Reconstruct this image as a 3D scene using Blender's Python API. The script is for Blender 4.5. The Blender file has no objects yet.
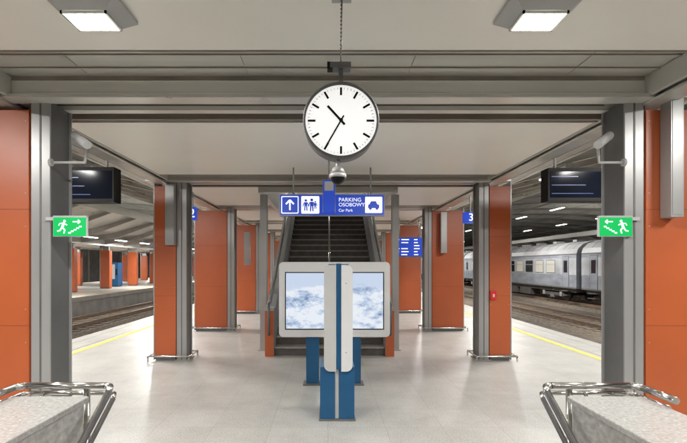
import bpy, bmesh, math, random
from mathutils import Vector, Matrix
random.seed(7)
S=bpy.context.scene
S.view_settings.view_transform='Standard'; S.view_settings.look='None'; S.view_settings.exposure=0
COL=S.collection
F=458.0; H=1.7; VX=328.0; VY=265.0
LC=(1,.975,.94)
PK=.98
# ------------------------------------------------------------ materials
def newmat(n):
    m=bpy.data.materials.new(n); m.use_nodes=True
    nt=m.node_tree; b=nt.nodes['Principled BSDF']; return m,nt,b
def N(nt,t,**k):
    n=nt.nodes.new(t)
    for a,v in k.items():
        if a in n.inputs.keys(): n.inputs[a].default_value=v
        else: setattr(n,a,v)
    return n
def mat(n,c,rough=.5,metal=0,var=.12,scale=3,bump=0,bscale=60,stretch=None,rvar=.06,spec=.5):
    m,nt,b=newmat(n)
    tc=N(nt,'ShaderNodeTexCoord'); mp=N(nt,'ShaderNodeMapping')
    if stretch: mp.inputs['Scale'].default_value=stretch
    nt.links.new(tc.outputs['Object'],mp.inputs['Vector'])
    nz=N(nt,'ShaderNodeTexNoise'); nz.inputs['Scale'].default_value=scale; nz.inputs['Detail'].default_value=4
    nt.links.new(mp.outputs[0],nz.inputs['Vector'])
    r=N(nt,'ShaderNodeValToRGB')
    r.color_ramp.elements[0].position=.3; r.color_ramp.elements[1].position=.7
    r.color_ramp.elements[0].color=[x*(1-var) for x in c]+[1]
    r.color_ramp.elements[1].color=[min(1,x*(1+var)) for x in c]+[1]
    nt.links.new(nz.outputs['Fac'],r.inputs['Fac']); nt.links.new(r.outputs[0],b.inputs['Base Color'])
    mr=N(nt,'ShaderNodeMapRange'); mr.inputs['To Min'].default_value=max(0.02,rough-rvar); mr.inputs['To Max'].default_value=min(1,rough+rvar)
    nt.links.new(nz.outputs['Fac'],mr.inputs['Value']); nt.links.new(mr.outputs[0],b.inputs['Roughness'])
    b.inputs['Metallic'].default_value=metal
    b.inputs['Specular IOR Level'].default_value=spec
    if bump:
        n2=N(nt,'ShaderNodeTexNoise'); n2.inputs['Scale'].default_value=bscale; n2.inputs['Detail'].default_value=3
        nt.links.new(mp.outputs[0],n2.inputs['Vector'])
        bp=N(nt,'ShaderNodeBump'); bp.inputs['Strength'].default_value=bump; bp.inputs['Distance'].default_value=.02
        nt.links.new(n2.outputs['Fac'],bp.inputs['Height']); nt.links.new(bp.outputs[0],b.inputs['Normal'])
    return m
def emis(n,c,s,base=(.02,.02,.02)):
    m,nt,b=newmat(n); b.inputs['Base Color'].default_value=(*base,1); b.inputs['Roughness'].default_value=.3
    b.inputs['Emission Color'].default_value=(*c,1); b.inputs['Emission Strength'].default_value=s
    return m
def floormat(name,c1,c2,mc,tw,th):
    m,nt,b=newmat(name)
    tc=N(nt,'ShaderNodeTexCoord')
    br=N(nt,'ShaderNodeTexBrick'); br.offset=0.0; br.inputs['Scale'].default_value=1
    br.inputs['Brick Width'].default_value=tw; br.inputs['Row Height'].default_value=th
    br.inputs['Mortar Size'].default_value=.003; br.inputs['Color1'].default_value=(*c1,1); br.inputs['Color2'].default_value=(*c2,1)
    br.inputs['Mortar'].default_value=(*mc,1); br.inputs['Mortar Smooth'].default_value=.3
    nt.links.new(tc.outputs['Object'],br.inputs['Vector'])
    sp=N(nt,'ShaderNodeTexNoise'); sp.inputs['Scale'].default_value=70; sp.inputs['Detail'].default_value=5; sp.inputs['Roughness'].default_value=.75
    big=N(nt,'ShaderNodeTexNoise'); big.inputs['Scale'].default_value=1.3; big.inputs['Detail'].default_value=8; big.inputs['Roughness'].default_value=.75
    for q in(sp,big): nt.links.new(tc.outputs['Object'],q.inputs['Vector'])
    r1=N(nt,'ShaderNodeValToRGB'); r1.color_ramp.elements[0].position=.38; r1.color_ramp.elements[1].position=.6
    r1.color_ramp.elements[0].color=(.42,.41,.40,1); r1.color_ramp.elements[1].color=(1.0,1,1,1)
    r2=N(nt,'ShaderNodeValToRGB'); r2.color_ramp.elements[0].position=.32; r2.color_ramp.elements[1].position=.62
    r2.color_ramp.elements[0].color=(.76,.75,.73,1); r2.color_ramp.elements[1].color=(1,1,1,1)
    nt.links.new(sp.outputs['Fac'],r1.inputs[0]); nt.links.new(big.outputs['Fac'],r2.inputs[0])
    a=N(nt,'ShaderNodeMixRGB',blend_type='MULTIPLY'); a.inputs[0].default_value=.75
    nt.links.new(br.outputs['Color'],a.inputs[1]); nt.links.new(r1.outputs[0],a.inputs[2])
    a2=N(nt,'ShaderNodeMixRGB',blend_type='MULTIPLY'); a2.inputs[0].default_value=.9
    nt.links.new(a.outputs[0],a2.inputs[1]); nt.links.new(r2.outputs[0],a2.inputs[2])
    nt.links.new(a2.outputs[0],b.inputs['Base Color'])
    mr=N(nt,'ShaderNodeMapRange'); mr.inputs['To Min'].default_value=.45; mr.inputs['To Max'].default_value=.24
    nt.links.new(big.outputs['Fac'],mr.inputs['Value']); nt.links.new(mr.outputs[0],b.inputs['Roughness'])
    return m
M={}
M['floor']=floormat('granite_floor',(.545,.54,.51),(.50,.495,.47),(.36,.355,.33),.6,.6)
M['coping']=floormat('coping',(.55,.54,.51),(.5,.49,.46),(.22,.22,.21),1.0,.5)
M['orange']=mat('orange_panel',(.44,.10,.031),.38,0,.07,1.5,.04,8)
M['seam']=mat('panel_seam',(.16,.04,.015),.7)
M['steel']=mat('painted_steel',(.37,.37,.365),.33,.3,.12,2,stretch=(1,1,.3))
M['steeld']=mat('dark_steel',(.14,.14,.138),.45,.3,.15,3)
M['ss']=mat('stainless',(.62,.61,.59),.2,1,.06,6)
M['ceil']=mat('ceiling_panel',(.83,.815,.755),.4,0,.03,.8)
M['galv']=mat('galvanised_panel',(.74,.73,.69),.24,.5,.05,1.2,stretch=(.25,7,1),rvar=.04)
M['brown']=mat('brown_beam',(.22,.19,.16),.4,.2,.1,3)
M['beam']=mat('grey_beam',(.62,.61,.57),.3,.25,.06,2)
M['wing']=mat('wing_sheet',(.40,.395,.385),.6,.1,.2,1)
M['marble']=mat('grey_marble',(.36,.355,.335),.25,0,.22,22,stretch=(1,1,1.6))
M['marblet']=mat('marble_coping',(.35,.345,.33),.25,0,.20,60)
M['yellow']=mat('yellow_paint',(.66,.52,.06),.6,0,.28,7)
M['ballast']=mat('ballast',(.12,.095,.07),.95,0,.6,9,1,30)
M['ground']=mat('ground_gravel',(.08,.066,.054),.95,0,.5,2,.8,12)
M['sleeper']=mat('sleeper',(.16,.13,.10),.9,0,.3,3)
M['rail']=mat('rail',(.32,.24,.18),.35,.7,.2,6)
M['conc']=mat('concrete',(.34,.33,.315),.8,0,.2,1.5,.2,20)
M['black']=mat('black_plastic',(.010,.010,.012),.3,0,.1,spec=.25)
M['blackm']=mat('black_matt',(.008,.008,.008),.6,0,.1,spec=.2)
M['white']=mat('white_enamel',(.62,.62,.62),.3,0,.04,3)
M['greyp']=mat('grey_plastic',(.45,.45,.445),.4,0,.06,3)
M['blue']=mat('blue_enamel',(.006,.075,.18),.35,0,.08,3)
M['red']=mat('red_enamel',(.6,.02,.02),.4)
M['step']=mat('stair_tread',(.22,.20,.18),.6,0,.2,8)
M['riser']=mat('stair_riser',(.09,.08,.07),.6,0,.2,8)
M['tbody']=mat('train_body',(.23,.25,.285),.35,.1,.25,.8,stretch=(1,1,3))
M['tband']=mat('train_band',(.36,.375,.395),.35,.1,.25,.8)
M['troof']=mat('train_roof',(.30,.305,.31),.5,.1,.3,.6)
M['under']=mat('train_underframe',(.06,.055,.05),.8,0,.3,3)
M['glassd']=mat('dark_window',(.015,.018,.022),.08,0,.1)
M['screenoff']=mat('matt_screen',(.006,.008,.014),.12,0,.1,spec=.15,rvar=.02)
M['lit_curtain']=emis('lit_window_curtain',(.9,.8,.6),.22,(.3,.3,.28))  # curtain tone plus a soft glow standing in for lit train compartments
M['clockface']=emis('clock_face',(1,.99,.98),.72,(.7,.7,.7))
M['lamp']=emis('lamp_glass',(1,.98,.93),14)
M['green']=emis('exit_green',(0.0,.33,.075),.8,(0,.3,.06))
M['signw']=emis('sign_white',(1,1,1),.85,(.8,.8,.8))
M['signb']=emis('sign_blue',(.012,.05,.40),.8,(.01,.04,.3))
M['dispb']=emis('display_blue',(.02,.06,.4),.35,(.01,.02,.06))
def screenmat(n,seed,slope):
    m,nt,b=newmat(n)
    tc=N(nt,'ShaderNodeTexCoord'); mp=N(nt,'ShaderNodeMapping'); mp.inputs['Location'].default_value=(seed,seed*2,seed); mp.inputs['Rotation'].default_value=(0,slope,0)
    mp.inputs['Scale'].default_value=(1.0,1,1.9)
    nt.links.new(tc.outputs['Object'],mp.inputs['Vector'])
    n1=N(nt,'ShaderNodeTexNoise'); n1.inputs['Scale'].default_value=3.0; n1.inputs['Detail'].default_value=12; n1.inputs['Roughness'].default_value=.68
    nt.links.new(mp.outputs[0],n1.inputs['Vector'])
    r=N(nt,'ShaderNodeValToRGB'); e=r.color_ramp.elements
    e[0].position=.36; e[0].color=(.16,.25,.42,1); e[1].position=.53; e[1].color=(.86,.91,.98,1)
    x=e.new(.45); x.color=(.50,.62,.82,1)
    nt.links.new(n1.outputs['Fac'],r.inputs[0])
    # hazy sky towards the top of the poster with a ragged ridge line
    sx=N(nt,'ShaderNodeSeparateXYZ'); nt.links.new(tc.outputs['Object'],sx.inputs[0])
    n2=N(nt,'ShaderNodeTexNoise'); n2.inputs['Scale'].default_value=3.3; n2.inputs['Detail'].default_value=6
    nt.links.new(mp.outputs[0],n2.inputs['Vector'])
    ad=N(nt,'ShaderNodeMath',operation='MULTIPLY_ADD'); nt.links.new(n2.outputs['Fac'],ad.inputs[0]); ad.inputs[1].default_value=.55; nt.links.new(sx.outputs['Z'],ad.inputs[2])
    r3=N(nt,'ShaderNodeMapRange'); r3.inputs['From Min'].default_value=1.60; r3.inputs['From Max'].default_value=1.66
    nt.links.new(ad.outputs[0],r3.inputs['Value'])
    mx=N(nt,'ShaderNodeMixRGB'); mx.inputs[2].default_value=(.62,.72,.90,1)
    nt.links.new(r3.outputs[0],mx.inputs[0]); nt.links.new(r.outputs[0],mx.inputs[1])
    nt.links.new(mx.outputs[0],b.inputs['Emission Color']); b.inputs['Emission Strength'].default_value=.92
    b.inputs['Base Color'].default_value=(.02,.02,.02,1); b.inputs['Roughness'].default_value=.12
    return m
M['scr1']=screenmat('poster_a',1.3,.35); M['scr2']=screenmat('poster_b',4.1,-.6)
# ------------------------------------------------------------ mesh builder
class MB:
    def __init__(s,name): s.n=name; s.bm=bmesh.new(); s.m=[]
    def mi(s,m):
        mm=M[m]
        if mm not in s.m: s.m.append(mm)
        return s.m.index(mm)
    def _v(s,vs,fs,m,sm=False):
        k=s.mi(m); V=[s.bm.verts.new(v) for v in vs]
        for f in fs:
            try:
                q=s.bm.faces.new([V[i] for i in f]); q.material_index=k; q.smooth=sm
            except ValueError: pass
        return V
    def box(s,x0,x1,y0,y1,z0,z1,m):
        if x0>x1:x0,x1=x1,x0
        if y0>y1:y0,y1=y1,y0
        if z0>z1:z0,z1=z1,z0
        s._v([(x0,y0,z0),(x1,y0,z0),(x1,y1,z0),(x0,y1,z0),(x0,y0,z1),(x1,y0,z1),(x1,y1,z1),(x0,y1,z1)],
             [(0,3,2,1),(4,5,6,7),(0,1,5,4),(1,2,6,5),(2,3,7,6),(3,0,4,7)],m)
    def prism(s,pts,a0,a1,m,axis='y'):
        def P(p,a):
            return {'y':(p[0],a,p[1]),'x':(a,p[0],p[1]),'z':(p[0],p[1],a)}[axis]
        n=len(pts); vs=[P(p,a0) for p in pts]+[P(p,a1) for p in pts]
        fs=[tuple(range(n)),tuple(range(2*n-1,n-1,-1))]+[(i,i+n,(i+1)%n+n,(i+1)%n) for i in range(n)]
        s._v(vs,fs,m)
    def cyl(s,p0,p1,r,m,seg=14,r2=None,sm=True):
        p0=Vector(p0);p1=Vector(p1);d=p1-p0;L=d.length
        if L<1e-6:return
        z=d/L; a=Vector((0,0,1)) if abs(z.z)<.9 else Vector((1,0,0)); x=z.cross(a).normalized(); y=z.cross(x)
        r2=r if r2 is None else r2
        k=s.mi(m)
        A=[s.bm.verts.new(p0+(x*math.cos(2*math.pi*i/seg)+y*math.sin(2*math.pi*i/seg))*r) for i in range(seg)]
        B=[s.bm.verts.new(p1+(x*math.cos(2*math.pi*i/seg)+y*math.sin(2*math.pi*i/seg))*r2) for i in range(seg)]
        for i in range(seg):
            f=s.bm.faces.new((A[i],A[(i+1)%seg],B[(i+1)%seg],B[i])); f.material_index=k; f.smooth=sm
        f=s.bm.faces.new(A[::-1]); f.material_index=k
        f=s.bm.faces.new(B); f.material_index=k
    def sph(s,c,r,m,seg=16,sc=(1,1,1)):
        k=s.mi(m)
        res=bmesh.ops.create_uvsphere(s.bm,u_segments=seg,v_segments=seg//2,radius=r,matrix=Matrix.Translation(c)@Matrix.Diagonal((*sc,1)))
        for v in res['verts']:
            for f in v.link_faces: f.material_index=k; f.smooth=True
    def tube(s,pts,r,m,seg=12):
        for a,b in zip(pts[:-1],pts[1:]): s.cyl(a,b,r,m,seg)
        for p in pts[1:-1]: s.sph(p,r,m,12)
    def stroke(s,x0,z0,x1,z1,w,y,m,t=.002):
        d=Vector((x1-x0,z1-z0)); L=d.length; n=Vector((-d.y,d.x))/L*w/2
        s.prism([(x0+n.x,z0+n.y),(x0-n.x,z0-n.y),(x1-n.x,z1-n.y),(x1+n.x,z1+n.y)],y-t,y,m)
    def disc(s,x,z,r,y,m,t=.002,seg=20):
        s.prism([(x+r*math.cos(2*math.pi*i/seg),z+r*math.sin(2*math.pi*i/seg)) for i in range(seg)],y-t,y,m)
    def rrect(s,x0,x1,z0,z1,r,y0,y1,m,seg=6):
        p=[]
        for cx,cz,a in((x1-r,z1-r,0),(x0+r,z1-r,90),(x0+r,z0+r,180),(x1-r,z0+r,270)):
            for i in range(seg+1):
                t=math.radians(a+90*i/seg); p.append((cx+r*math.cos(t),cz+r*math.sin(t)))
        s.prism(p,y0,y1,m)
    def done(s,bevel=0,loc=None):
        me=bpy.data.meshes.new(s.n)
        bmesh.ops.recalc_face_normals(s.bm,faces=s.bm.faces)
        s.bm.to_mesh(me); s.bm.free()
        for m in s.m: me.materials.append(m)
        o=bpy.data.objects.new(s.n,me); COL.objects.link(o)
        if bevel:
            b=o.modifiers.new('bevel','BEVEL'); b.width=bevel; b.segments=2; b.limit_method='ANGLE'; b.angle_limit=math.radians(50)
        if loc: o.location=loc
        return o
def text(body,x,y,z,size,m,parent,align='CENTER'):
    cu=bpy.data.curves.new('lettering','FONT'); cu.body=body; cu.size=size; cu.align_x=align; cu.align_y='CENTER'; cu.extrude=.001
    cu.materials.append(M[m]); o=bpy.data.objects.new('lettering',cu); COL.objects.link(o)
    o.location=(x,y,z); o.rotation_euler=(math.pi/2,0,0)
    if parent: o.parent=parent
    return o
def area(x,y,z,sx,sy,P,col=LC,rot=(0,0,0),parent=None):
    l=bpy.data.lights.new('lamp_light','AREA'); l.shape='RECTANGLE'; l.size=sx; l.size_y=sy; l.energy=P*PK; l.color=col
    o=bpy.data.objects.new('lamp_light',l); COL.objects.link(o); o.location=(x,y,z); o.rotation_euler=rot
    if parent: o.parent=parent
    return o
def PX(px,D): return (px-VX)/F*D
def PZ(py,D): return H+(VY-py)/F*D
# ------------------------------------------------------------ ground, tracks
g=MB('ground'); g.box(-400,400,-60,900,-1.3,-1.1,'ground'); g.done()
def track(cx,y0=-8,y1=160):
    t=MB('railway_track')
    t.prism([(cx-1.9,-1.098),(cx-1.5,-.97),(cx+1.5,-.97),(cx+1.9,-1.098)],y0,y1,'ballast')
    y=y0+.3
    while y<y1:
        t.box(cx-1.28,cx+1.28,y,y+.24,-1.0,-.935,'sleeper'); y+=.62
    for sx in(-.7535,.7535):
        t.box(cx+sx-.07,cx+sx+.07,y0,y1,-.935,-.915,'rail')
        t.box(cx+sx-.012,cx+sx+.012,y0,y1,-.915,-.82,'rail')
        t.box(cx+sx-.035,cx+sx+.035,y0,y1,-.82,-.785,'rail')
    t.cyl((cx,y0,5.2),(cx,y1,5.2),.008,'steeld',6); t.cyl((cx,y0,5.75),(cx,y1,5.75),.008,'steeld',6)
    yy=y0+3
    while yy<y1: t.cyl((cx,yy,5.2),(cx,yy,5.75),.004,'steeld',5); yy+=5
    t.done()
XT=16.0
for c in(-7.7,-11.3,7.8,12.0,XT+1.41,-25.5,-30,23.0): track(c)
# ------------------------------------------------------------ platforms
pf=MB('platform_floor')
E=5.55
pf.box(-E,E,2.9,150,-.25,0,'floor')
pf.box(-E,-1.3,-12,2.9,-.25,0,'floor'); pf.box(1.3,E,-12,2.9,-.25,0,'floor')
pf.box(-1.3,1.3,-12,-3.4,-.25,0,'floor')
for s in(-1,1):
    pf.box(s*E,s*(E+.3),-12,150,-.22,.004,'coping')
    pf.box(s*(E+.02),s*(E+.12),-12,150,-1.1,-.22,'conc')
    pf.box(s*1.3,s*1.4,-3.4,2.9,-3.6,-.25,'conc')
pf.box(-1.3,1.3,-3.6,-3.4,-3.6,-.25,'conc')
pf.box(-1.3,1.3,2.9,3.1,-3.6,-.25,'conc')
pf.done()
st=MB('stair_to_tunnel')
for i in range(20):
    st.box(-1.298,1.298,2.895-.3*(i+1),2.895-.3*i,-3.5,-.16*(i+1),'marblet')
st.done()
for s in(-1,1):
    l=MB('yellow_safety_line'); cx=s*4.92
    l.box(cx-.06,cx+.06,-12,150,.001,.005,'yellow'); l.done()
    l=MB('tactile_paving_strip'); 
    l.box(s*5.1,s*5.3,-12,150,.001,.004,'coping'); l.done()
# ------------------------------------------------------------ stair parapets + handrails
def parapet(s):
    p=MB('marble_stair_parapet'); a,b=s*1.36,s*1.74
    p.box(a,b,-3.4,2.55,0.001,.93,'marble'); p.box(a-s*.02,b+s*.02,-3.42,2.57,.93,.965,'marblet'); p.done(.006)
    r=MB('stainless_handrail'); rr=.019
    xi,xo=s*1.235,s*1.78
    for dz,dy in((0,0),(-.055,.05)):
        z=1.005+dz; y=2.64+dy
        pts=[(xo,y-.3,z),(xo,y-.05,z),(xo-s*.04,y,z),(xi+s*.05,y,z),(xi+s*.012,y-.02,z),(xi,y-.06,z-.02)]
        pts+=[(xi,y-.06-2.9,z-.02-2.9*.62)]
        r.tube(pts,rr if dz==0 else .014,'ss',16)
        for yy in(2.0,1.0,0.0):
            zz=z-.02-(y-.06-yy)*.62
            r.tube([(xi,yy,zz),(xi,yy,zz-.07),(s*1.36,yy,zz-.07)],.008,'ss',8)
    for xx in(s*1.5,s*1.66):
        r.cyl((xx,2.6,.9),(xx,2.68,.95),.01,'ss'); 
    r.cyl((s*1.4,2.66,0),(s*1.4,2.66,.99),.018,'ss')
    r.done()
parapet(-1); parapet(1)
# ------------------------------------------------------------ columns
def column(xi,s,w,y,h=3.2,d=.36,guard=True):
    c=MB('orange_station_column')
    pw=.17
    c.box(xi,xi+s*pw,y,y+.02,0,h,'steel'); c.box(xi,xi+s*pw,y+d-.02,y+d,0,h,'steel')
    c.box(xi+s*.02,xi+s*.05,y+.02,y+d-.02,0,h,'steeld')
    c.box(xi+s*(pw*.45),xi+s*(pw*.55),y-.004,y,.0,h,'steeld')
    xo=xi+s*w
    c.box(xi+s*(pw+.012),xo-s*.02,y-.015,y+d+.015,.10,h-.1,'orange')
    c.box(xi+s*(pw+.0),xi+s*(pw+.012),y,y+d,.05,h,'seam')
    c.box(xo-s*.02,xo,y-.02,y+d+.02,.02,h-.02,'steel')
    for zz in(1.15,2.2):
        c.box(xi+s*(pw+.010),xo-s*.018,y-.0165,y+d+.0165,zz,zz+.004,'seam')
    for zz in(.3,1.0,1.3,2.05,2.35,3.0):
        for xx in(xi+s*(pw+.04),xo-s*.05): c.cyl((xx,y-.018,zz),(xx,y-.015,zz),.006,'steel',8)
    c.box(xi+s*(pw+.03),xo-s*.03,y+.01,y+d-.01,0,.10,'steeld')
    c.box(xi-s*.03,xi+s*(pw+.03),y-.04,y+d+.04,0.0,.018,'steel')
    if guard:
        z=.09; gx0,gx1=xi-s*.07,xo+s*.07; gy0,gy1=y-.09,y+d+.09
        c.tube([(gx0,gy1,z),(gx0,gy0,z),(gx1,gy0,z),(gx1,gy1,z),(gx0,gy1,z)],.016,'ss')
        for gx in(gx0,gx1):
            for gy in(gy0,gy1): c.cyl((gx,gy,0),(gx,gy,z),.016,'ss')
    return c.done(.003)
for (xi,w,y) in((-2.52,.62,4.15),(-2.52,.58,8.15),(-2.42,1.02,11.8),(-2.35,.9,16.0),(-2.35,.9,20),(-2.4,.9,26),(-2.4,.9,34),(-2.4,.9,44)):
    column(xi,-1,w,y)
for (xi,w,y) in((2.69,.62,4.15),(2.69,.57,8.15),(2.5,1.0,11.8),(2.3,1.0,16.2),(2.35,.9,20),(2.4,.9,26),(2.4,.9,34),(2.4,.9,44)):
    column(xi,1,w,y)
# ------------------------------------------------------------ canopy
cn=MB('platform_canopy')
Zc=3.2
def panel(y0,y1,x0=-2.8,x1=2.8):
    cn.box(x0,x1,y0,y1,Zc,Zc+.2,'ceil')
    cn.box(x0,x1,y0-.012,y0-.001,Zc-.006,Zc+.16,'beam'); cn.box(x0,x1,y1+.001,y1+.012,Zc-.008,Zc+.16,'brown')
def zone(y0,y1):
    cn.box(-3.2,3.2,y0+.013,y1-.013,Zc+.17,Zc+.24,'galv')
    n=3 if y1-y0>1.5 else 2
    yb=y0+.85 if n==3 else y0+.45
    cn.box(-3.2,3.2,yb,yb+.03,Zc,Zc+.13,'galv'); cn.box(-3.2,3.2,yb+.001,yb+.029,Zc+.13,Zc+.17,'brown')
    cn.box(-3.2,3.2,yb-.05,yb+.11,Zc-.035,Zc-.002,'beam')
    cn.box(-3.2,3.2,yb-.055,yb-.051,Zc-.03,Zc-.006,'galv')
    cn.box(-3.2,3.2,yb+.30,yb+.34,Zc+.04,Zc+.17,'beam'); 
    cn.box(-3.2,3.2,yb+.36,yb+.46,Zc-.01,Zc+.03,'beam')
    cn.box(-3.2,3.2,yb+.60,yb+.64,Zc-.02,Zc+.17,'brown')
    for k in(.18,.42,.66): 
        if k<yb-y0-.05: cn.box(-3.2,3.2,y0+k,y0+k+.012,Zc+.16,Zc+.169,'brown')
    for x in(-2.1,-.7,.7,2.1): cn.box(x-.003,x+.003,y0+.02,yb-.06,Zc+.166,Zc+.1695,'brown')
panel(-12,-5); zone(-5,-3.8); panel(-3.8,-.8); zone(-.8,.4); panel(.4,3.2)
zone(3.2,4.82); panel(4.82,7.6); zone(7.6,8.8)
for s in(-1,1):
    for a,b in((8.85,11.5),(12.6,15.38)): cn.box(s*1.35,s*2.8,a,b,Zc,Zc+.2,'ceil')
    for a,b in((11.5,12.6),): 
        cn.box(s*1.35,s*3.2,a,b,Zc+.15,Zc+.22,'galv'); cn.box(s*1.35,s*3.2,a+.4,a+.55,Zc-.03,Zc+.15,'beam')
    cn.box(s*1.25,s*1.35,8.85,15.38,Zc-.1,Zc+.6,'beam')
cn.box(-1.25,1.25,8.81,8.9,Zc-.1,Zc+.5,'beam')
y=15.4
while y<100:
    zone(y,y+1.2); panel(y+1.2,y+4); y+=4
for s in(-1,1):
    x=s*2.95
    cn.box(x-.10,x+.10,-12,100,Zc-.06,Zc-.037,'galv'); cn.box(x-.01,x+.01,-12,100,Zc-.037,Zc+.3,'beam'); cn.box(x-.10,x+.10,-12,100,Zc+.3,Zc+.33,'beam')
    cn.box(s*2.802,s*2.84,-12,100,Zc-.014,Zc+.165,'beam')
    z0,z1=Zc+.34,4.75; x0,x1=3.05,8.6
    def zz(x): return z0+(z1-z0)*(x-x0)/(x1-x0)
    cn.prism([(s*x0,z0+.14),(s*x1,z1+.14),(s*x1,z1+.2),(s*x0,z0+.2)],-12,100,'wing')
    yy=-11.8
    while yy<100:
        cn.prism([(s*x0,z0-.12),(s*x1,z1+.02),(s*x1,z1+.137),(s*x0,z0+.137)],yy,yy+.03,'beam')
        cn.prism([(s*x0,z0-.14),(s*x1,z1+.0),(s*x1,z1+.018),(s*x0,z0-.122)],yy-.05,yy+.08,'beam')
        yy+=2.0
    for xp in(3.7,4.9,6.1,7.3):
        cn.box(s*xp-.03,s*xp+.03,-12,100,zz(xp)+.02,zz(xp)+.10,'brown')
    cn.box(s*8.58,s*8.68,-12,100,z1-.08,z1+.25,'beam')
    cn.box(s*3.45,s*3.6,-12,100,Zc+.12,Zc+.18,'galv'); cn.cyl((s*3.75,-12,Zc+.18),(s*3.75,100,Zc+.18),.03,'beam')
cn.done()
# ---------------- hall roof over the tracks
hr=MB('train_hall_roof')
for s in(-1,1):
    xs=[8.9,14,20,27,34,40.5]; zs=[6.6,7.3,7.7,7.7,7.3,6.5]
    pts=[(s*x,z) for x,z in zip(xs,zs)]
    hr.prism(pts+[(s*x,z+.15) for x,z in zip(xs[::-1],zs[::-1])],-12,150,'wing')
    yy=-10
    while yy<150:
        hr.prism([(s*x,z-.38) for x,z in zip(xs,zs)]+[(s*x,z-.003) for x,z in zip(xs[::-1],zs[::-1])],yy,yy+.14,'beam'); yy+=5
    for x,z in zip(xs[1:5],zs[1:5]): hr.box(s*x-.05,s*x+.05,-12,150,z-.5,z-.38,'galv')
    hr.box(s*8.8,s*8.95,-12,150,6.3,6.8,'beam')
    for yy in range(-10,150,20):
        hr.cyl((s*9.75,yy+.07,-1.1),(s*9.75,yy+.07,6.5),.13,'steel',14); 
hr.done()
def downlight(x,y,P=40):
    d=MB('ceiling_downlight')
    a,b=.13,.20
    d.box(-b,b,-b*.8,b*.8,-.02,0,'greyp')
    k=[(-b,-b*.8,-.02),(b,-b*.8,-.02),(b,b*.8,-.02),(-b,b*.8,-.02),(-a,-a*.8,-.075),(a,-a*.8,-.075),(a,a*.8,-.075),(-a,a*.8,-.075)]
    d._v(k,[(0,1,5,4),(1,2,6,5),(2,3,7,6),(3,0,4,7)],'greyp')
    d.box(-.115,.115,-.09,.09,-.072,-.06,'lamp')
    d.box(-a,a,-.1,-.093,-.09,-.06,'ss'); d.box(-a,a,.093,.1,-.09,-.06,'ss')
    d.box(-.13,-.118,-.1,.1,-.09,-.06,'ss'); d.box(.118,.13,-.1,.1,-.09,-.06,'ss')
    for q in(-.055,0,.055): d.box(q-.002,q+.002,-.09,.09,-.085,-.073,'ss')
    o=d.done(); o.location=(x,y,Zc-.002)
    if P: area(0,0,-.1,.2,.15,P,parent=o)
for y in(2.66,-1.9):  # unseen pair behind the camera is added to light camera-facing surfaces
    downlight(-1.37,y,60); downlight(1.22,y,60)
def luminaire(x,y,z,P=70,L=1.1,hang=.35,w=1):
    d=MB('linear_luminaire')
    d.prism([(-.09*w,0),(-.06*w,-.05),(.06*w,-.05),(.09*w,0),(.06*w,.05),(-.06*w,.05)],-L/2,L/2,'greyp')
    d.box(-.05*w,.05*w,-L/2+.04,L/2-.04,-.075,-.05,'lamp')
    d.cyl((0,-.3,.05),(0,-.3,hang),.008,'steel',8); d.cyl((0,.3,.05),(0,.3,hang),.008,'steel',8)
    o=d.done(); o.location=(x,y,z)
    if P: area(0,0,-.09,.1*w,L*.9,P,parent=o)
for s in(-1,1):
    for y,P in((-6,150),(-2,110),(2,110),(5.2,110),(8.6,110),(12.2,120),(16.5,130),(21,150),(27,190),(35,220),(46,300),(60,300),(76,0)):  # those behind the camera are added, unseen, as frontal light on columns and totem
        luminaire(s*4.25,y,3.45,P=P)
for y in(18.5,24,30,38,48,60,75):
    for s in(-1,1): downlight(s*1.3,y,0)
for s in(-1,1):
    for y in(14,20,26,32,38,45,53,62,75,92,110):
        for x in(11.5,19,27): luminaire(s*x,y,6.4,P=(1500 if (x<12 and y in(14,32,53,75)) or (x>20 and y==38) else 0),L=2.2,hang=.8,w=2)
# ------------------------------------------------------------ central stair up
Y0=8.5; rise,run=.16,.28; n=23
cs=MB('staircase_to_upper_level')
for i in range(n):
    y=Y0+.1+i*run; z=rise*(i+1)
    cs.box(-1.0,1.06,y,y+run+.0,z-rise-.05,z-.03,'riser')
    cs.box(-1.0,1.06,y-.025,y+run,z-.03,z,'step')
    cs.box(-1.0,1.06,y-.028,y+.02,z-.006,z+.002,'steel')
ye=Y0+.1+n*run; ze=rise*n
cs.prism([(Y0+.6,0.0),(ye,ze-.5),(ye,ze-.05),(Y0+.12,.0)],-.98,1.04,'steeld','x')
for s,x in((-1,-1.09),(1,1.15)):
    a,b=x-.08,x+.08
    cs.prism([(Y0,0),(Y0+.5,0),(ye,ze-.45),(ye,ze+.85),(Y0+.25,.85),(Y0,.85)],a,b,'orange','x')
    xin=x-s*.083
    cs.prism([(Y0+.02,0.02),(Y0+.5,0.02),(ye,ze-.4),(ye,ze+.84),(Y0+.25,.84),(Y0+.02,.84)],min(x,xin),max(x,xin),'steel','x')
    cs.prism([(Y0-.01,.85),(Y0+.25,.85),(ye,ze+.85),(ye,ze+.9),(Y0+.25,.9),(Y0-.01,.9)],a-.01,b+.01,'steel','x')
    cs.tube([(x,Y0-.06,.4),(x,Y0-.1,.98),(x,Y0+.2,1.02),(x,ye,ze+1.02)],.025,'steeld')
    for k in range(8):
        yy=Y0+.3+k*.85; cs.cyl((x,yy,.85+(yy-Y0-.25)*rise/run),(x,yy,1.02+(yy-Y0-.2)*rise/run),.012,'ss',8)
cs.tube([(.03,Y0+.0,0.02),(.03,Y0+.0,.95),(.03,Y0+.2,1.0),(.03,ye,ze+1.0)],.02,'ss')
cs.box(-1.2,1.25,ye,ye+3,ze-.2,ze,'step')
cs.done()
up=MB('upper_level_hall')
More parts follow.
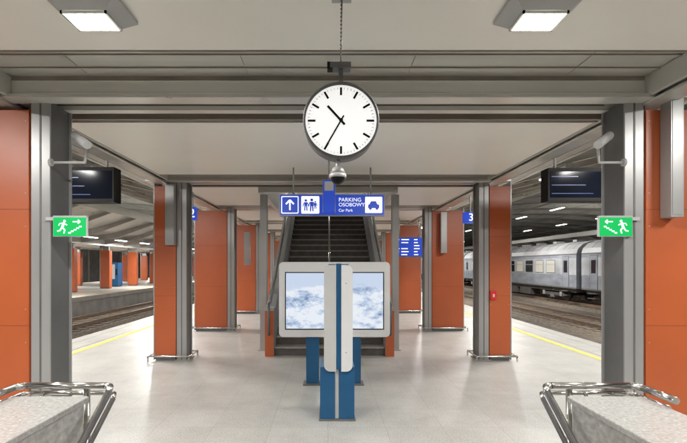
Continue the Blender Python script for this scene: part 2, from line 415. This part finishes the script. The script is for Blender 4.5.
up.box(-1.6,-1.45,8.9,18.5,Zc+.21,6.6,'conc'); up.box(1.45,1.6,8.9,18.5,Zc+.21,6.6,'conc')
up.box(-1.6,1.6,18.5,18.6,ze,6.6,'conc'); up.box(-1.6,1.6,8.9,18.6,6.6,6.7,'conc'); up.box(-1.6,1.6,8.7,8.8,Zc+.5,6.6,'conc')
for xx in(-.8,0,.8): up.box(xx-.02,xx+.02,18.44,18.49,ze,6.5,'steel')
for z in(4.4,5.2,6.0): up.box(-1.4,1.4,18.43,18.48,z,z+.05,'steel')
up.done()
luminaire(0.02,15.6,6.1,P=150,hang=.5)
for x in(-1.28,1.34):
    p=MB('steel_post'); p.box(x-.06,x+.06,9.1,9.22,0,Zc-.1,'steel'); p.box(x-.075,x+.075,9.13,9.19,0,Zc-.1,'steel'); p.box(x-.1,x+.1,9.06,9.26,0,.02,'steel'); p.done()
# ------------------------------------------------------------ clock
D=2.5; cx=PX(341,D); cz=PZ(121,D); R=.203
c=MB('hanging_station_clock')
seg=96
c.cyl((cx,D,cz),(cx,D+.11,cz),R,'steeld',seg)
def ring(mb,x,z,ro,ri,y0,y1,m,seg=96):
    k=mb.mi(m)
    def circ(r,y): return [mb.bm.verts.new((x+r*math.cos(2*math.pi*i/seg),y,z+r*math.sin(2*math.pi*i/seg))) for i in range(seg)]
    A,B,C_,D_=circ(ro,y1),circ(ro,y0),circ(ri,y0),circ(ri,y1)
    for P,Q in((A,B),(B,C_),(C_,D_)):
        for i in range(seg):
            f=mb.bm.faces.new((P[i],P[(i+1)%seg],Q[(i+1)%seg],Q[i])); f.material_index=k; f.smooth=True
ring(c,cx,cz,R+.003,R-.009,D-.022,D+.02,'steeld')
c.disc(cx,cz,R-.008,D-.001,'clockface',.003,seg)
for i in range(60):
    a=math.radians(i*6); L=.042 if i%5==0 else .010; w=.0115 if i%5==0 else .003
    r1=R-.022; r0=r1-L
    c.stroke(cx+r0*math.sin(a),cz+r0*math.cos(a),cx+r1*math.sin(a),cz+r1*math.cos(a),w,D-.0045,'blackm' if i%5==0 else 'greyp')
def hand(ang,L,w,y):
    a=math.radians(ang); sx,sz=math.sin(a),math.cos(a)
    c.stroke(cx-sx*.03,cz-sz*.03,cx+sx*L,cz+sz*L,w,y,'blackm')
hand(317.5,.108,.0125,D-.008); hand(210,.155,.0085,D-.012)
c.disc(cx,cz,.011,D-.0145,'blackm')
c.box(cx-.012,cx+.012,D+.03,D+.06,cz+R-.01,cz+R+.10,'steeld')
zt=cz+R+.095
c.box(cx-.06,cx+.055,D+.01,D+.08,zt,zt+.03,'steeld'); c.box(cx-.075,cx-.045,D+.02,D+.07,zt-.004,zt+.055 -.02,'blackm')
c.box(cx-.02,cx+.02,D+.02,D+.07,cz+R-.004,cz+R+.02,'steeld')
c.cyl((cx,D+.045,zt),(cx+.008,D+.045,Zc),.0035,'ss',8)
for k in range(int((Zc-zt)/.022)): c.sph((cx+.0002*k,D+.045,zt+.03+k*.022),.0062,'steeld',6,(1,1,1.5))
c.box(cx-.05,cx+.06,D,D+.09,Zc-.02,Zc-.002,'steel')
c.done()
d=MB('dome_security_camera'); dx=PX(338,D); dz=PZ(176,D)
d.cyl((dx,D+.05,cz-R+.004),(dx,D+.05,dz+.02),.012,'greyp'); d.cyl((dx,D+.05,dz+.055),(dx,D+.05,dz+.02),.028,'greyp',20,.045); d.cyl((dx,D+.05,dz+.02),(dx,D+.05,dz),.047,'white',24)
d.sph((dx,D+.05,dz),.040,'black',20,(1,1,1)); d.done()
D2=6.4; b=MB('hanging_information_sign')
x0,x1=PX(323,D2),PX(335,D2); z0,z1=PZ(212,D2),PZ(180,D2)
b.box(x0,x1,D2,D2+.08,z0,z1,'signb'); b.box(x0+.02,x1-.02,D2-.006,D2,z1-.15,z1-.02,'white'); b.box(x0-.006,x0,D2-.004,D2+.084,z0-.006,z1+.006,'steel'); b.box(x1,x1+.006,D2-.004,D2+.084,z0-.006,z1+.006,'steel')
b.cyl(((x0+x1)/2,D2+.04,z1),((x0+x1)/2,D2+.04,Zc),.014,'steel'); b.done(.003)
# ------------------------------------------------------------ overhead sign
D=7.0; sg=MB('overhead_direction_sign')
x0,x1,z0,z1=PX(280,D),PX(384,D),PZ(215,D),PZ(195,D)
sg.box(x0-.012,x1+.012,D+.001,D+.12,z0-.012,z1+.012,'steel'); sg.box(x0,x1,D-.012,D+.001,z0,z1,'signb')
yf=D-.014
def sq(a,b,inner='signb'):
    sg.rrect(a,b,z0+.02,z1-.02,.02,yf-.002,yf,'signw'); sg.rrect(a+.014,b-.014,z0+.034,z1-.034,.012,yf-.004,yf-.002,inner)
hh=z1-z0; zm=(z0+z1)/2
sq(x0+.02,x0+.02+hh-.04); ax=x0+hh/2
sg.stroke(ax,zm-.08,ax,zm+.06,.024,yf-.005,'signw'); sg.stroke(ax-.06,zm+.01,ax,zm+.075,.024,yf-.005,'signw'); sg.stroke(ax+.06,zm+.01,ax,zm+.075,.024,yf-.007,'signw')
def person(px,s=1,m='signw',y=None):
    y=y or yf-.005
    sg.disc(px,zm+.075*s,.022*s,y,m); sg.stroke(px,zm+.045*s,px,zm-.02*s,.05*s,y,m)
    sg.stroke(px-.014*s,zm-.02*s,px-.02*s,zm-.10*s,.02*s,y-.001,m); sg.stroke(px+.014*s,zm-.02*s,px+.02*s,zm-.10*s,.02*s,y-.001,m)
    sg.stroke(px-.028*s,zm+.04*s,px-.05*s,zm-.03*s,.014*s,y-.001,m); sg.stroke(px+.028*s,zm+.04*s,px+.05*s,zm-.03*s,.014*s,y-.001,m)
bx=x0+hh+.02; sg.rrect(bx,bx+hh-.03,z0+.02,z1-.02,.015,yf-.003,yf,'signw')
person(bx+.07,.9,'signb',yf-.005); person(bx+.16,1.0,'signb',yf-.005); person(bx+.215,.6,'signb',yf-.005)
qx=x1-.03-hh*.85; sg.rrect(qx,x1-.03,z0+.03,z1-.03,.012,yf-.003,yf,'signw')
mx=(qx+x1-.03)/2
sg.prism([(mx-.085,zm-.05),(mx+.085,zm-.05),(mx+.085,zm),(mx+.055,zm+.01),(mx+.035,zm+.055),(mx-.04,zm+.055),(mx-.065,zm+.01),(mx-.085,zm)],yf-.006,yf-.004,'signb')
sg.disc(mx-.05,zm-.055,.022,yf-.007,'signb'); sg.disc(mx+.05,zm-.055,.022,yf-.007,'signb')
for xx in(x0+.2,x1-.2): sg.cyl((xx,D+.06,z1+.01),(xx,D+.06,Zc),.013,'steel')
so=sg.done()
tx=PX(338.5,D)
text('PARKING',tx,yf-.006,zm+.075,.083,'signw',so,'LEFT'); text('OSOBOWY',tx,yf-.006,zm+.0,.078,'signw',so,'LEFT'); text('Car Park',tx,yf-.006,zm-.085,.06,'signw',so,'LEFT')
# ------------------------------------------------------------ totem
D=5.0; t=MB('information_totem')
X=lambda p:PX(p,D); Zt=lambda p:PZ(p,D)
y0,y1=D,D+.5
t.box(X(320),X(335),y0,y1,0.02,Zt(367),'blue'); t.box(X(339),X(354.5),y0,y1,0.02,Zt(367),'blue')
t.box(X(335),X(339),y0+.02,y1-.02,0.02,Zt(367),'greyp'); t.box(X(319),X(355.5),y0-.015,y1+.015,0,.02,'steeld')
for a,b,m in((324,336.2,'white'),(341.2,352.5,'white')):
    xa,xb=X(a),X(b); zt_,zb=Zt(265),Zt(371)
    out=-1 if a<330 else 1
    xo,xi_=(xa,xb) if out<0 else (xb,xa)
    pts=[(xi_,zt_)]+[(xo-out*.07+out*.07*math.sin(math.radians(90*i/8)),zt_-.07+.07*math.cos(math.radians(90*i/8))) for i in range(9)]
    pts+=[(xo-out*.07+out*.07*math.cos(math.radians(90*i/8)),zb+.07-.07*math.sin(math.radians(90*i/8))) for i in range(9)]+[(xi_,zb)]
    t.prism(pts,y0-.03,y1+.03,m if a>330 else 'greyp')
t.box(X(336.2)+.001,X(341.2)-.001,y0-.015,y1+.015,Zt(369),Zt(263.5),'blue')
for zz in(.75,1.5): t.cyl((X(346),y0-.032,zz),(X(346),y0-.028,zz),.006,'steeld')
t.done(.004)
# ------------------------------------------------------------ display board
D=6.5; t=MB('double_poster_board'); 
x0,x1=PX(279,D),PX(390,D); z0,z1=PZ(337,D),PZ(262,D)
t.rrect(x0,x1,z0,z1,.06,D,D+.16,'white'); 
for a,b,m in((286,326,'scr1'),(351,383,'scr2')):
    t.box(PX(a-1,D),PX(b+1,D),D-.006,D+.001,PZ(329.5,D),PZ(272,D),'black'); t.box(PX(a,D),PX(b,D),D-.009,D-.006,PZ(328.5,D),PZ(273,D),m)
t.box(PX(326.5,D)+.03,PX(350.5,D)-.03,D-.02,D,z0+.03,z1-.03,'blue')
for a,b in((306,319),(350,361)):
    t.box(PX(a,D),PX(b,D),D+.03,D+.13,.015,z0,'blue'); t.box(PX(a,D)-.04,PX(b,D)+.04,D-.05,D+.21,0,.015,'steeld')
t.done(.004)
# ------------------------------------------------------------ emergency exit signs
def exitsign(px0,px1,flip):
    D=4.12; e=MB('emergency_exit_sign'); x0,x1=PX(px0,D),PX(px1,D); z0,z1=PZ(236.5,D),PZ(217,D); 
    e.box(x0,x1,D,D+.03,z0,z1,'white'); e.box(x0+.004,x1-.004,D-.004,D,z0+.004,z1-.004,'green')
    zm=(z0+z1)/2; k=1 if not flip else -1; mx=(x0+x1)/2
    y=D-.0045
    def s(a,b,c_,d,w,dy=0): e.stroke(mx+k*a,zm+b,mx+k*c_,zm+d,w,y-dy,'signw',.001)
    e.disc(mx+k*-.045,zm+.05,.012,y,'signw',.001)
    s(-.05,.035,-.065,-.005,.022); s(-.065,-.005,-.04,-.03,.013,.001); s(-.04,-.03,-.05,-.06,.011,.002)
    s(-.068,-.005,-.085,-.035,.013,.001); s(-.085,-.035,-.11,-.04,.011,.002); s(-.05,.03,-.02,.015,.009,.001); s(-.055,.03,-.085,.03,.009,.002); s(-.085,.03,-.095,.01,.008,.003)
    for q in range(5): s(-.01+q*.024,-.055+.014*q,.014+q*.024,-.055+.014*q,.012)
    s(.03,.045,.10,.045,.010,.003); s(.1,.045,.078,.062,.009,.004); s(.1,.045,.078,.028,.009,.005)
    wx=x0 if not flip else x1
    sgn=-1 if not flip else 1
    e.box(min(wx,wx+sgn*.07),max(wx,wx+sgn*.07),D+.005,D+.02,z1-.03,z1,'greyp'); e.box(x0,x1,D-.002,D+.032,z1,z1+.012,'greyp')
    e.done()
exitsign(53,86.5,False); exitsign(599,632.5,True)
# ------------------------------------------------------------ bullet cameras
def bullet(px,py,s,colx):
    D=4.05; x=PX(px,D); z=PZ(py,D); c=MB('bullet_security_camera')
    zb=PZ(160,D)
    c.tube([(colx,D+.1,zb),(x+s*.0,D+.1,zb),(x-s*.015,D+.1,z-.03)],.012,'greyp'); c.cyl((colx,D+.1,zb),(colx-s*.02,D+.1,zb),.035,'greyp')
    a=Vector((x+s*.07,D+.06,z+.055)); b=Vector((x-s*.09,D-.05,z-.05))
    d=(b-a).normalized(); c.cyl(a,b,.03,'greyp',20); c.cyl(b,b+d*.004,.026,'black',20); 
    c.cyl(a+Vector((0,0,.012)),b+Vector((0,0,.012))+d*.03,.036,'greyp',20,.036)
    c.cyl(b+d*.001,b+d*.006,.012,'glassd',12); c.done()
bullet(79,141,-1,-2.52); bullet(606,141,1,2.69)
def colbox(nm,x0,x1,y0,y1,z0,z1,m='greyp'):
    b=MB(nm); b.box(x0,x1,y0,y1,z0,z1,m); b.box(x0+.012,x1-.012,y0-.004,y0,z0+.02,z1-.02,m)
    b.box(x0+.02,x1-.02,y1,y1+.03,z0+.1,z0+.14,'steeld'); b.done(.006)
colbox('column_loudspeaker',PX(671,4.0),PX(684,4.0),4.0,4.13,PZ(217,4.0),PZ(92,4.0),'steel')
colbox('column_loudspeaker',PX(165,8.0),PX(174,8.0),8.0,8.12,PZ(245,8.0),PZ(184,8.0),'steel')
colbox('column_loudspeaker',PX(244,11.6),PX(250,11.6),11.6,11.7,PZ(265,11.6),PZ(232,11.6),'steel')
colbox('column_loudspeaker',PX(441,11.6),PX(447,11.6),11.6,11.7,PZ(253,11.6),PZ(212,11.6),'steel')
f=MB('fire_alarm_call_point'); xa=PX(490.5,8.1); f.box(xa,xa+.1,8.08,8.135,PZ(299.5,8.1),PZ(291,8.1),'red'); f.box(xa+.035,xa+.065,8.076,8.08,PZ(297,8.1),PZ(294,8.1),'white'); f.done(.004)
# ------------------------------------------------------------ platform displays
def display(pa,pb,z0p,z1p,D,numside):
    d=MB('departure_display'); x0,x1=PX(pa,D),PX(pb,D); z0,z1=PZ(z0p,D),PZ(z1p,D)
    d.box(x0,x1,D,D+.22,z0,z1,'blackm'); d.box(x0+.03,x1-.03,D-.004,D,z0+.05,z1-.05,'screenoff')
    for k in range(3): d.box(x0+.05,x0+.05+(x1-x0)*(.55-.1*k),D-.006,D-.004,z0+.1+k*.12,z0+.112+k*.12,'dispb')
    for xx in(x0+.15,x1-.15): d.cyl((xx,D+.11,z1),(xx,D+.11,3.75),.02,'steel')
    xn=x1 if numside>0 else x0
    d.box(xn+.0,xn+numside*.05,D-.01,D+.24,z0-.03,z1+.01,'signb')
    d.done(.004)
display(54,114,202,167,6.5,-1); display(548,624,201,168,6.5,1)
def numsign(pa,pb,za,zb,D,tx):
    b=MB('track_number_sign'); x0,x1=PX(pa,D),PX(pb,D); z0,z1=PZ(zb,D),PZ(za,D)
    b.box(x0,x1,D,D+.12,z0,z1,'signb'); b.cyl(((x0+x1)/2,D+.06,z1),((x0+x1)/2,D+.06,3.4),.015,'steel'); o=b.done(.003)
    text(tx,(x0+x1)/2,D-.003,(z0+z1)/2,(z1-z0)*.95,'signw',o)
numsign(188,196,207,220,9.4,'2'); numsign(464,478,212,223,9.5,'3')
D=14.5; b=MB('departure_board'); x0,x1,z0,z1=PX(395,D),PX(424,D),PZ(257,D),PZ(237,D)
b.box(x0,x1,D,D+.2,z0,z1,'steeld'); b.box(x0+.02,x1-.02,D-.004,D,z0+.02,z1-.02,'signb')
for i in range(6):
    zz=z0+.06+i*.095
    for a,w in((.05,.1),(.2,.3),(.6,.18)):
        if random.random()<.85: b.box(x0+a,x0+a+w*random.uniform(.6,1),D-.006,D-.004,zz,zz+.03,'signw')
for xx in(x0+.15,x1-.15): b.cyl((xx,D+.1,z1),(xx,D+.1,Zc),.02,'steel')
b.done()
# ------------------------------------------------------------ neighbouring platforms
def neighbour(xc,hw,y0,y1,colstep,xcol,lst):
    p=MB('neighbouring_platform'); p.box(xc-hw,xc+hw,y0,y1,-.2,0,'floor')
    for s in(-1,1): p.box(xc+s*hw,xc+s*(hw+.25),y0,y1,-.22,.02,'coping'); p.box(xc+s*(hw),xc+s*(hw+.1),y0,y1,-1.1,-.22,'conc'); p.box(xc+s*(hw-.75),xc+s*(hw-.62),y0,y1,.001,.005,'yellow')
    p.done()
    c=MB('neighbouring_platform_canopy'); Z=3.2
    c.box(xc-2.6,xc+2.6,y0,y1,Z,Z+.2,'ceil')
    for s in(-1,1):
        c.prism([(xc+s*2.6,Z+.25),(xc+s*5,Z+.55),(xc+s*7.5,Z+1.3),(xc+s*7.5,Z+1.36),(xc+s*5,Z+.62),(xc+s*2.6,Z+.32)],y0,y1,'beam')
        yy=y0
        while yy<y1:
            c.prism([(xc+s*2.6,Z-.08),(xc+s*5,Z+.25),(xc+s*7.5,Z+1.15),(xc+s*7.5,Z+1.29),(xc+s*5,Z+.54),(xc+s*2.6,Z+.24)],yy,yy+.1,'steel'); yy+=3.0
        c.box(xc+s*7.5,xc+s*7.6,y0,y1,Z+1.1,Z+1.5,'beam')
        c.box(xc+s*2.55,xc+s*2.7,y0,y1,Z-.15,Z+.2,'beam')
    c.done()
    y=y0+2
    while y<y1:
        for s in(-1,1):
            o=MB('orange_station_column'); a=xc+s*xcol
            o.box(a-.4,a+.25,y,y+.4,.08,2.75,'orange'); o.box(a-.38,a+.23,y+.02,y+.38,0,.08,'steeld'); o.box(a-.47,a-.4,y+.05,y+.35,0,3.2,'steel'); o.box(a-.3,a+.15,y+.1,y+.3,2.75,3.2,'steel'); o.done()
        y+=colstep
    y=y0+3; i=0
    while y<y1:
        for s in(-1,1): luminaire(xc+s*4.3,y,3.4,P=(lst if i%3==0 else 0),L=1.5,w=1.8)
        y+=4; i+=1
neighbour(-18.3,5.0,8,110,4.6,2.3,460)
neighbour(30.5,5.0,20,110,9,2.3,0)
k=MB('platform_kiosk'); k.box(-20.2,-18.4,52,56,0,2.6,'greyp'); k.box(-20.0,-18.6,51.98,52,1.0,2.2,'signw'); k.box(-18.4,-18.38,52.4,55.6,1.0,2.2,'signw'); k.box(-20.3,-18.3,51.9,56.1,2.6,2.75,'steeld'); k.done()
def vending(x,y):
    v=MB('vending_machine'); v.box(x,x+.9,y,y+.8,.05,1.9,'blue'); v.box(x+.08,x+.65,y-.01,y,.6,1.75,'greyp'); v.box(x+.7,x+.84,y-.01,y,.9,1.4,'black'); v.box(x+.05,x+.85,y+.05,y+.75,0,.05,'blackm'); v.done(.01)
vending(-17.4,36)
def bench(x,y):
    b=MB('platform_bench')
    for i in range(4): b.box(x+.02+i*.11,x+.11+i*.11,y,y+1.8,.43,.46,'steel')
    for i in range(3): b.box(x-.02-i*.02,x+.0-i*.02,y,y+1.8,.55+i*.12,.64+i*.12,'steel')
    for yy in(y+.2,y+1.55): b.box(x+.0,x+.46,yy,yy+.05,.38,.43,'steeld'); b.box(x+.2,x+.25,yy,yy+.05,0,.38,'steeld'); b.box(x+.05,x+.42,yy-.01,yy+.06,0,.02,'steeld'); b.box(x-.06,x-.02,yy,yy+.05,.4,.9,'steeld')
    b.done()
bench(-3.3,22.5); bench(2.7,22.5)
# ------------------------------------------------------------ train
def wagon(y0,L=24.4,x0=XT,w=2.82):
    t=MB('passenger_train_wagon'); x1=x0+w; xc=(x0+x1)/2
    prof=[(x0,.15),(x0,2.45),(x0+.1,2.75),(x0+.4,3.05),(x0+.9,3.25),(xc,3.32),(x1-.9,3.25),(x1-.4,3.05),(x1-.1,2.75),(x1,2.45),(x1,.15)]
    t.prism([(x0,.15),(x0,2.45),(x1,2.45),(x1,.15)],y0,y0+L,'tbody')
    t.prism(prof[1:10],y0-.02,y0+L+.02,'troof')
    t.box(x0-.008,x0,y0,y0+L,1.05,2.15,'tband')
    t.box(x0-.012,x0,y0,y0+L,2.38,2.44,'steeld'); t.box(x0-.01,x0,y0,y0+L,.15,.24,'steeld')
    nwin=11; a=2.6; st_=(L-5.2)/nwin
    for i in range(nwin):
        ya=y0+a+i*st_+.2
        t.box(x0-.02,x0-.006,ya-.05,ya+1.25,1.12,2.08,'steeld'); t.box(x0-.024,x0-.018,ya,ya+1.2,1.17,2.03,'glassd' if random.random()<.6 else 'lit_curtain')
        t.box(x0-.03,x0-.024,ya,ya+1.2,1.72,1.76,'steel')
    for ya in(y0+.9,y0+L-1.75):
        t.box(x0-.015,x0-.004,ya,ya+.85,.2,2.3,'steeld'); t.box(x0-.02,x0-.012,ya+.04,ya+.81,.24,2.26,'tbody'); t.box(x0-.03,x0-.02,ya+.2,ya+.65,1.2,2.0,'glassd')
        t.box(x0-.15,x0+.1,ya,ya+.85,-.35,-.3,'under'); t.box(x0-.1,x0+.1,ya,ya+.85,-.05,-.0,'under')
    for i in range(8):
        ya=y0+2+i*2.8; t.box(xc-.3,xc+.3,ya,ya+.5,3.3,3.45,'troof')
    yr=y0+.6
    while yr<y0+L: 
        t.prism([(px_,pz_+.012) for px_,pz_ in prof[2:9]]+[(px_,pz_-.01) for px_,pz_ in prof[2:9][::-1]],yr,yr+.04,'steeld'); yr+=1.2
    t.box(x0+.15,x1-.15,y0+.3,y0+L-.3,-.1,.15,'under')
    for yb in(y0+3.6,y0+L-3.6):
        t.box(x0+.25,x0+.4,yb-1.6,yb+1.6,-.45,-.2,'under'); t.box(x1-.4,x1-.25,yb-1.6,yb+1.6,-.45,-.2,'under')
        for dy in(-1.25,1.25):
            for xx in(xc-.8,xc+.67): t.cyl((xx,yb+dy,-.33),(xx+.13,yb+dy,-.33),.46,'under',24)
            t.cyl((xc-.8,yb+dy,-.33),(xc+.8,yb+dy,-.33),.08,'under'); t.box(x0+.18,x0+.27,yb+dy-.15,yb+dy+.15,-.45,-.15,'steel')
        t.box(x0+.2,x0+.3,yb-.3,yb+.3,-.6,-.35,'steeld')
    for a,b in((7,9),(9.6,11.5),(13,15.5)): t.box(x0+.15,x0+.9,y0+a,y0+b,-.6,-.1,'under')
    for e in(y0-.0,y0+L):
        q=-1 if e==y0 else 1
        t.box(xc-.55,xc+.55,e,e+q*.28,.25,2.5,'blackm')
        for xx in(xc-.87,xc+.87): t.cyl((xx,e,.25),(xx,e+q*.3,.25),.12,'under')
    t.done()
for i in range(-1,4): wagon(4.5+i*25)
# ------------------------------------------------------------ background
bg=MB('distant_station_building'); bg.box(-70,80,165,180,-1.1,9,'conc')
for i in range(48):
    x=-66+i*3
    for z in(1,4.2): bg.box(x,x+1.6,164.9,165,z,z+1.7,'signw' if random.random()<.15 else 'glassd')
bg.box(-71,81,164.6,180.4,9,9.5,'steeld'); bg.done()
rw=MB('retaining_wall'); rw.box(41,42,-20,164,-1.1,6.5,'conc')
for i in range(30): rw.box(40.85,41,-18+i*6,-17.5+i*6,-1.1,6.4,'beam')
rw.done()
rw=MB('retaining_wall'); rw.box(-42,-41,-20,164,-1.1,6.5,'conc'); 
for i in range(30): rw.box(-41,-40.85,-18+i*6,-17.5+i*6,-1.1,6.4,'beam')
rw.done()
# ------------------------------------------------------------ world + camera
w=bpy.data.worlds.new('World'); S.world=w; w.use_nodes=True
nt=w.node_tree; bgn=nt.nodes['Background']; sk=nt.nodes.new('ShaderNodeTexSky'); sk.sky_type='NISHITA'; sk.sun_disc=False; sk.sun_elevation=math.radians(-4); sk.sun_rotation=math.radians(180)
nt.links.new(sk.outputs[0],bgn.inputs[0]); bgn.inputs[1].default_value=.15
cam=bpy.data.cameras.new('Camera'); co=bpy.data.objects.new('Camera',cam); COL.objects.link(co)
co.location=(0,0,H); co.rotation_euler=(math.pi/2,0,0)
cam.sensor_width=36; cam.lens=36*F/687; cam.shift_x=(343.5-VX)/687; cam.shift_y=(VY-221.5)/687
cam.clip_start=.05; cam.clip_end=2000
S.camera=co
